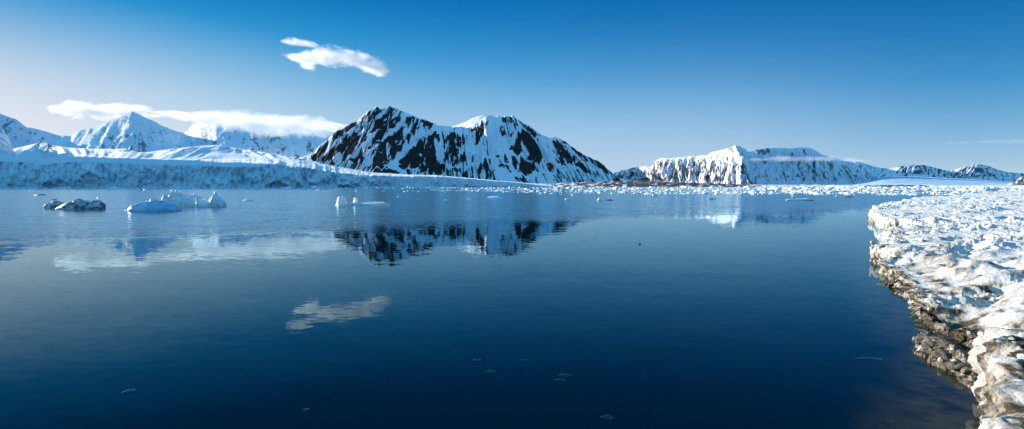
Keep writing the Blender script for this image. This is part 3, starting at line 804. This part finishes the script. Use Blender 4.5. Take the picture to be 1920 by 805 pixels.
gx_, gy_ = G(640, 386.0); u_ = float(gy_) / F                       # metres per photo pixel there
ci.location = (float(gx_), float(gy_) + .8, 0)
tag(ci, "bright white sunlit iceberg with a tall lump at its left and a long flat tail", "iceberg")
def bpart(name, V, Fc, dx, dy, dz=0.0):
    o = mesh_from(name, V, Fc, M_CLEAR, smooth=False); o.parent = ci; o.location = (dx, dy, dz); return o
lit = [((-.80, -.55, .22), .55), ((.75, -.6, .3), .7), ((-.1, .1, 1), .86)]
bpart("ice_lump", *faceted(301, (18 * u_, 16 * u_, 20 * u_), lit), -1 * u_, 0)
bpart("ice_pillar", *faceted(305, (8 * u_, 8 * u_, 16 * u_), lit, IC3, .5), 23 * u_, .9)
bpart("ice_foot", *faceted(309, (24 * u_, 12 * u_, 8 * u_), lit, IC3, .4), 20 * u_, -.1)
V, Fc = faceted(311, (38 * u_, 16 * u_, 9 * u_), [((-.2, -.3, 1), .5)], IC3, .3)
bpart("flat_tail", V, Fc, 50 * u_, .6)

# ------------------------------------------------------------------ drifting floes and brash ice
M_FLOE = ice_mat("floe_ice", (.82, .85, .88), (.60, .72, .80), .9, None, rough=.5)
M_DARK = ice_mat("dark_floe_ice", (.20, .26, .32), (.08, .11, .15), 1.2, None, rough=.4)
def floe(px0, px1, py_top, base, label, mat=M_FLOE, seed=1, rough=.3):
    _, Y = G((px0 + px1) / 2, base); Y = float(Y)
    w = (px1 - px0) / F * Y / 2; h = max((base - py_top) / F * Y, .08)
    V, Fc = chunk(seed, IC3, rough, 1.0, cut=-.25)
    V = V * np.array([w, max(w * .55, h * .6), h / .9])
    o = mesh_from("ice_floe", V, Fc, mat, smooth=False)
    o.location = (((px0 + px1) / 2 - CX) / F * Y, Y + w * .5, 0)
    return tag(o, label, "ice floe")
floe(452, 476, 373.6, 377.5, "single low white floe right of the iceberg with the ice horn", seed=3)
floe(56, 81, 364.2, 366.5, "thin dark floe far to the left, before the glacier front", M_DARK, 4)
floe(93, 106, 373.6, 375.4, "short dark floe just behind the dirty icebergs", M_DARK, 5)
floe(180, 186, 370.6, 371.8, "tiny dark floe behind the right end of the dark layered iceberg", M_DARK, 15)
floe(1119, 1131, 370.2, 376.3, "small lumpy white floe with a darker flat tail beside it, right of mid channel", seed=6)
floe(1133, 1150, 374.2, 376.2, "flat dark floe trailing right of a small lumpy white one", M_DARK, 7)
floe(1058, 1072, 372.4, 375.2, "small white floe alone in open water below the brash ice, under the dark ridge", seed=8)
floe(911, 942, 368.6, 372.2, "long thin white floe lying slightly tilted below the second summit", seed=9, rough=.2)
floe(1480, 1530, 372.6, 376.6, "longest flat white floe in front of the flat-topped massif", seed=10, rough=.25)
floe(1485, 1494, 366.5, 369.8, "small white floe behind the longest flat one", seed=12)
floe(1327, 1346, 370.0, 373.6, "low white floe with a pointed left end, below the sunlit cliffs", seed=13)
floe(1584, 1604, 367.8, 370.3, "dark low floe off the tip of the snowy shore", M_DARK, 14)
floe(1222, 1234, 362.5, 367.8, "pointed white floe at the near edge of the brash ice, below the cliffs", seed=16)
floe(1566, 1574, 366.2, 369.6, "little white floe between the dark floe and the long flat one", seed=17)
floe(830, 842, 374.0, 376.0, "thin pale floe right of the bright iceberg", seed=18)
floe(874, 884, 372.6, 374.4, "tiny white floe between the bright iceberg and the tilted thin floe", seed=19)
floe(744, 754, 368.2, 370.2, "small pale floe behind the tail of the bright iceberg", seed=20)
floe(1197, 1203, 456.4, 458.6, "tiny dark bit of ice alone on the calm blue water", M_DARK, 21)

# thin clear ice drifting just awash in the dark foreground
t = NT("clear_awash_ice"); b_ = t.n('ShaderNodeBsdfDiffuse'); t.l(t.mix(t.ss(t.noise(4.0, 5), .35, .65), (.001, .008, .012), (.004, .018, .023)), b_.inputs[0])
g_ = t.n('ShaderNodeBsdfGlossy'); g_.inputs['Color'].default_value = (.64, .90, 1, 1); g_.inputs['Roughness'].default_value = .03
f_ = t.n('ShaderNodeFresnel', i_IOR=1.22); m_ = t.n('ShaderNodeMixShader'); t.l(f_.outputs[0], m_.inputs[0]); t.l(b_.outputs[0], m_.inputs[1]); t.l(g_.outputs[0], m_.inputs[2])
t.l(m_.outputs[0], t.out.inputs[0]); M_AWASH = t.m
for i, (x0, x1, yy, lab) in enumerate([
    (1316, 1346, 511, "thin clear ice plate awash in the calm water, farthest of the sunken plates"),
    (1044, 1072, 704, "clear sunken ice plate in the dark foreground with a second one at its lower left"),
    (1036, 1058, 713, "clear sunken ice plate just lower left of another in the dark foreground"),
    (884, 908, 676, "clear sunken ice plate left of centre in the dark foreground"),
    (908, 932, 697, "clear sunken ice plate below another, left of centre in the dark foreground"),
    (974, 992, 676, "clear sunken ice plate at mid foreground between two others"),
    (1126, 1152, 783, "greenish sunken ice plate nearest the bottom edge at mid frame"),
    (566, 584, 768, "pale sunken ice plate alone in the lower left foreground"),
    (225, 262, 734, "faint sunken ice plate far down the left foreground"),
    (1598, 1666, 673, "long faint sunken ice streak off the brown reflection of the bank")]):
    X0, Y0 = G((x0 + x1) / 2, yy); w = (x1 - x0) / F * Y0 / 2
    V, Fc = chunk(60 + i, IC3, .5, 1.0, cut=-.05)
    V = V * np.array([w, w * (.9 if i < 9 else .35),   .004 / .7])
    o = mesh_from("ice_plate", V, Fc, M_AWASH); o.location = (float(X0), float(Y0), 0)
    tag(o, lab, "ice plate")

# brash ice: the larger lumps one by one ...
protos = []
for s in range(6):
    V, Fc = chunk(80 + s, IC2, .45, 1.0, cut=-.2)
    o = mesh_from("brash_ice_lump", V, Fc, M_FLOE, smooth=False)
    tag(o, "white lump of brash ice at the near edge of the drift-ice band", "ice lump", "lumps at the near edge of the brash ice")
    protos.append(o)
def band(px):
    """near and far edge of the brash band in photo rows"""
    lo = np.interp(px, [-100, 300, 600, 900, 1000, 1150, 1300, 1500, 1650, 1750, 1920], [356.0, 356.0, 357.2, 359.5, 362.5, 364, 364.5, 365, 366.5, 367, 367])
    hi = np.interp(px, [-100, 600, 950, 1050, 1250, 1450, 1650, 1920], [352.2, 352.2, 351.8, 351.0, 350.6, 350.3, 350.0, 350.0])
    return lo, hi
cnt = 0
while cnt < 210:
    x = rng.uniform(560, 1800) if rng.random() < .85 else rng.uniform(0, 560)
    lo_, hi_ = band(x)
    y = lo_ + rng.exponential(1.6) - 2.2
    if y > lo_ + 6 or (x > 1640 and y > 366): continue
    X0, Y0 = G(x, y)
    w = np.exp(rng.normal(.6, .7)); w = min(w, 9.0)
    hgt = w * rng.uniform(.35, .8)
    sc = Y0 / F
    S3 = (w * sc, w * sc * rng.uniform(.6, 1), max(hgt, .9) * sc)
    if cnt < 6:
        o = protos[cnt]; o.location = (X0, Y0, 0); o.scale = S3; o.rotation_euler = (0, 0, rng.uniform(0, 6))
    else:
        put_copy(protos[cnt % 6], "brash_ice_lump", (X0, Y0, 0), S3, rng.uniform(0, 6.3))
    cnt += 1
# ... and the rest, thousands of bits packed in a belt, as one mass
shapes = [chunk(120 + s, IC1, .5, 1.0, cut=-.2) for s in range(8)]
VV, FF, off = [], [], 0
for i in range(11000):
    x = rng.uniform(-120, 2050)
    dens = np.interp(x, [-120, 550, 800, 1000, 1200, 2050], [.35, .35, .6, .9, 1, 1])
    if rng.random() > dens: continue
    lo_, hi_ = band(x)
    u = rng.random() ** 1.15
    y = hi_ + (lo_ - hi_) * u
    gap = fbm(np.array([x / 40.]), np.array([y / 1.6]), 2.0, o=3)[0] * 1.5
    if gap > np.interp(u, [0, .5, 1], [.8, .5, -.02]): continue
    X0, Y0 = G(x, y)
    w = min(np.exp(rng.normal(.25, .65)), 6.0)
    sc = Y0 / F
    V, Fc = shapes[i % 8]
    a = rng.uniform(0, 6.3); ca, sa = math.cos(a), math.sin(a)
    hgt = max(w * rng.uniform(.3, .8), .5)
    V = np.stack([V[:, 0] * ca - V[:, 1] * sa, V[:, 0] * sa + V[:, 1] * ca, V[:, 2]], 1) * np.array([w * sc, w * sc * 2.0, hgt * sc]) + np.array([X0, Y0, 0])
    VV.append(V); FF.append(Fc + off); off += len(V)
br = mesh_from("brash_ice", np.concatenate(VV), np.concatenate(FF), M_FLOE, smooth=False)
tag(br, "dense belt of small white drift ice stretching across the fjord before the far shore", kind="stuff")

# ------------------------------------------------------------------ clouds
def cloud(top, bot, Y, label, dens, wave, puffs=9, depth=1.6, seed=0, fuzz=1.0, name="cloud", aniso=.3):
    """a closed hull filled with vapour: soft puffs strung between the lower and the upper outline, frayed by noise"""
    top, bot = np.asarray(top, float), np.asarray(bot, float)
    r_ = np.random.default_rng(int(seed) + 5)
    x0, x1 = top[0, 0], top[-1, 0]
    c = np.array([float(v) for v in P((x0 + x1) / 2, (top[:, 1].mean() + bot[:, 1].mean()) / 2, Y)])
    t = NT(name + "_vapour"); dmin = None; ext = []
    for k in range(puffs):
        px = x0 + (x1 - x0) * (k + .5 + r_.uniform(-.15, .15)) / puffs
        a, b_ = np.interp(px, *top.T), np.interp(px, *bot.T)
        q = np.array([float(v) for v in P(px, (a + b_) / 2, Y)]) - c
        q[1] += r_.uniform(-.3, .3) * (x1 - x0) / puffs / F * Y
        rz = max((b_ - a) / 2, 2.0) / F * Y * 1.15
        rx = (x1 - x0) / puffs / F * Y * 1.15
        ry = max(rx, rz) * depth
        ext.append((q, rx, ry, rz))
        s1_ = t.n('ShaderNodeVectorMath', operation='SUBTRACT'); t.l(t.coord(), s1_.inputs[0]); s1_.inputs[1].default_value = q
        s2_ = t.n('ShaderNodeVectorMath', operation='DIVIDE'); t.l(s1_.outputs[0], s2_.inputs[0]); s2_.inputs[1].default_value = (rx, ry, rz)
        s3_ = t.n('ShaderNodeVectorMath', operation='LENGTH'); t.l(s2_.outputs[0], s3_.inputs[0])
        if dmin is None: dmin = s3_.outputs['Value']
        else:
            nd = t.n('ShaderNodeMath', operation='SMOOTH_MIN'); t.l(dmin, nd.inputs[0]); t.l(s3_.outputs['Value'], nd.inputs[1]); nd.inputs[2].default_value = .35
            dmin = nd.outputs[0]
    n1 = t.noise(1 / wave, 6, .62, t.scaled((.7, .7, 1.25)))
    v_ = t.math('ADD', t.math('SUBTRACT', 1.0, dmin), t.math('MULTIPLY', t.math('SUBTRACT', n1, .5), 2.3 * fuzz))
    dv = t.math('MULTIPLY', t.ss(v_, 0.0, .75), dens)
    v = t.n('ShaderNodeVolumePrincipled'); v.inputs['Color'].default_value = (1, 1, 1, 1); v.inputs['Anisotropy'].default_value = aniso
    t.l(dv, v.inputs['Density']); t.l(v.outputs[0], t.out.inputs['Volume'])
    t.m.cycles.volume_step_rate = 0.25
    # hull: a smooth closed skin well outside the vapour
    n, m = 48, 20
    xs = np.linspace(min(q[0] - rx * 1.6 for q, rx, ry, rz in ext), max(q[0] + rx * 1.6 for q, rx, ry, rz in ext), n)
    qx = np.array([q[0] for q, *_ in ext]); 
    cz = np.interp(xs, qx, [q[2] for q, *_ in ext]); hz_ = np.interp(xs, qx, [rz for *_, rz in ext]) * 2.0; hy_ = np.interp(xs, qx, [ry for _, _, ry, _ in ext]) * 1.9
    endf = np.sqrt(np.clip(1 - np.linspace(-1, 1, n) ** 8, .0004, 1))
    th = np.linspace(0, 2 * np.pi, m, endpoint=False)
    tg, xg = np.meshgrid(th, xs, indexing='ij')
    V = np.stack([xg, np.cos(tg) * (hy_ * endf)[None, :], cz[None, :] + np.sin(tg) * (hz_ * endf)[None, :]], -1).reshape(-1, 3)
    Q = []
    for i in range(m):
        for j in range(n - 1):
            Q.append((((i + 1) % m) * n + j, ((i + 1) % m) * n + j + 1, i * n + j + 1, i * n + j))
    o = mesh_from(name, V, Q, t.m); o.location = c
    return tag(o, label, "cloud")
c1 = lambda *p: ir(p, 500, 60, 7.385)
cloud(c1((370,365),(420,320),(560,290),(640,270),(840,245),(930,200),(1000,225),(1100,235),(1180,222),(1260,270),(1400,355),(1500,385),(1570,450),(1630,500)),
      c1((370,375),(450,410),(560,500),(640,505),(760,440),(900,455),(1060,450),(1250,480),(1330,560),(1450,570),(1540,600),(1630,510)), 9000, "small bright white arched cloud alone in the blue sky", .008, 130, 9, seed=1)
cloud(c1((270,125),(330,105),(460,100),(520,125),(660,160),(780,240)), c1((270,140),(330,165),(440,185),(540,195),(660,200),(780,260)), 9200, "small thin wisp of cloud up left of the bright arched cloud", .006, 90, 5, seed=2)
cloud([(105, 200), (118, 196), (132, 190), (150, 191), (170, 195), (200, 197), (225, 196), (250, 197), (272, 203), (300, 214)], [(105, 210), (130, 219), (170, 221), (215, 222), (250, 221), (275, 222), (300, 218)], 9400,
      "flat white cloud behind the pointed snow peak on the left", .006, 160, 8, depth=1.2, seed=3)
cloud([(285, 212), (305, 208), (325, 208), (355, 214)], [(285, 216), (305, 218), (325, 219), (355, 220)], 9400, "faint little cloud between the two cloud banks over the left range", .007, 110, 4, seed=4)
cloud([(340, 216), (362, 210), (385, 208), (430, 210), (450, 207), (480, 211), (520, 215), (560, 219), (600, 223), (655, 236)], [(340, 222), (362, 230), (385, 236), (430, 246), (480, 252), (540, 258), (600, 256), (655, 244)], 6000,
      "long white cloud bank lying on the flat tops of the left range", .006, 120, 13, depth=1.3, seed=5, fuzz=.85)
cloud([(1415, 298), (1450, 293), (1500, 292), (1560, 294), (1625, 301)], [(1415, 302), (1450, 304), (1500, 304), (1560, 303), (1625, 304)], 4300, "grey streak of mist lying along the flat-topped massif", .004, 60, 8, depth=.7, seed=6)
cloud([(1795, 266), (1850, 263), (1920, 260), (2010, 264)], [(1795, 268), (1850, 270), (1920, 271), (2010, 268)], 9000, "faint grey streak of cloud low in the sky at far right",   .0004, 120, 6, depth=.7, seed=7, aniso=0.)
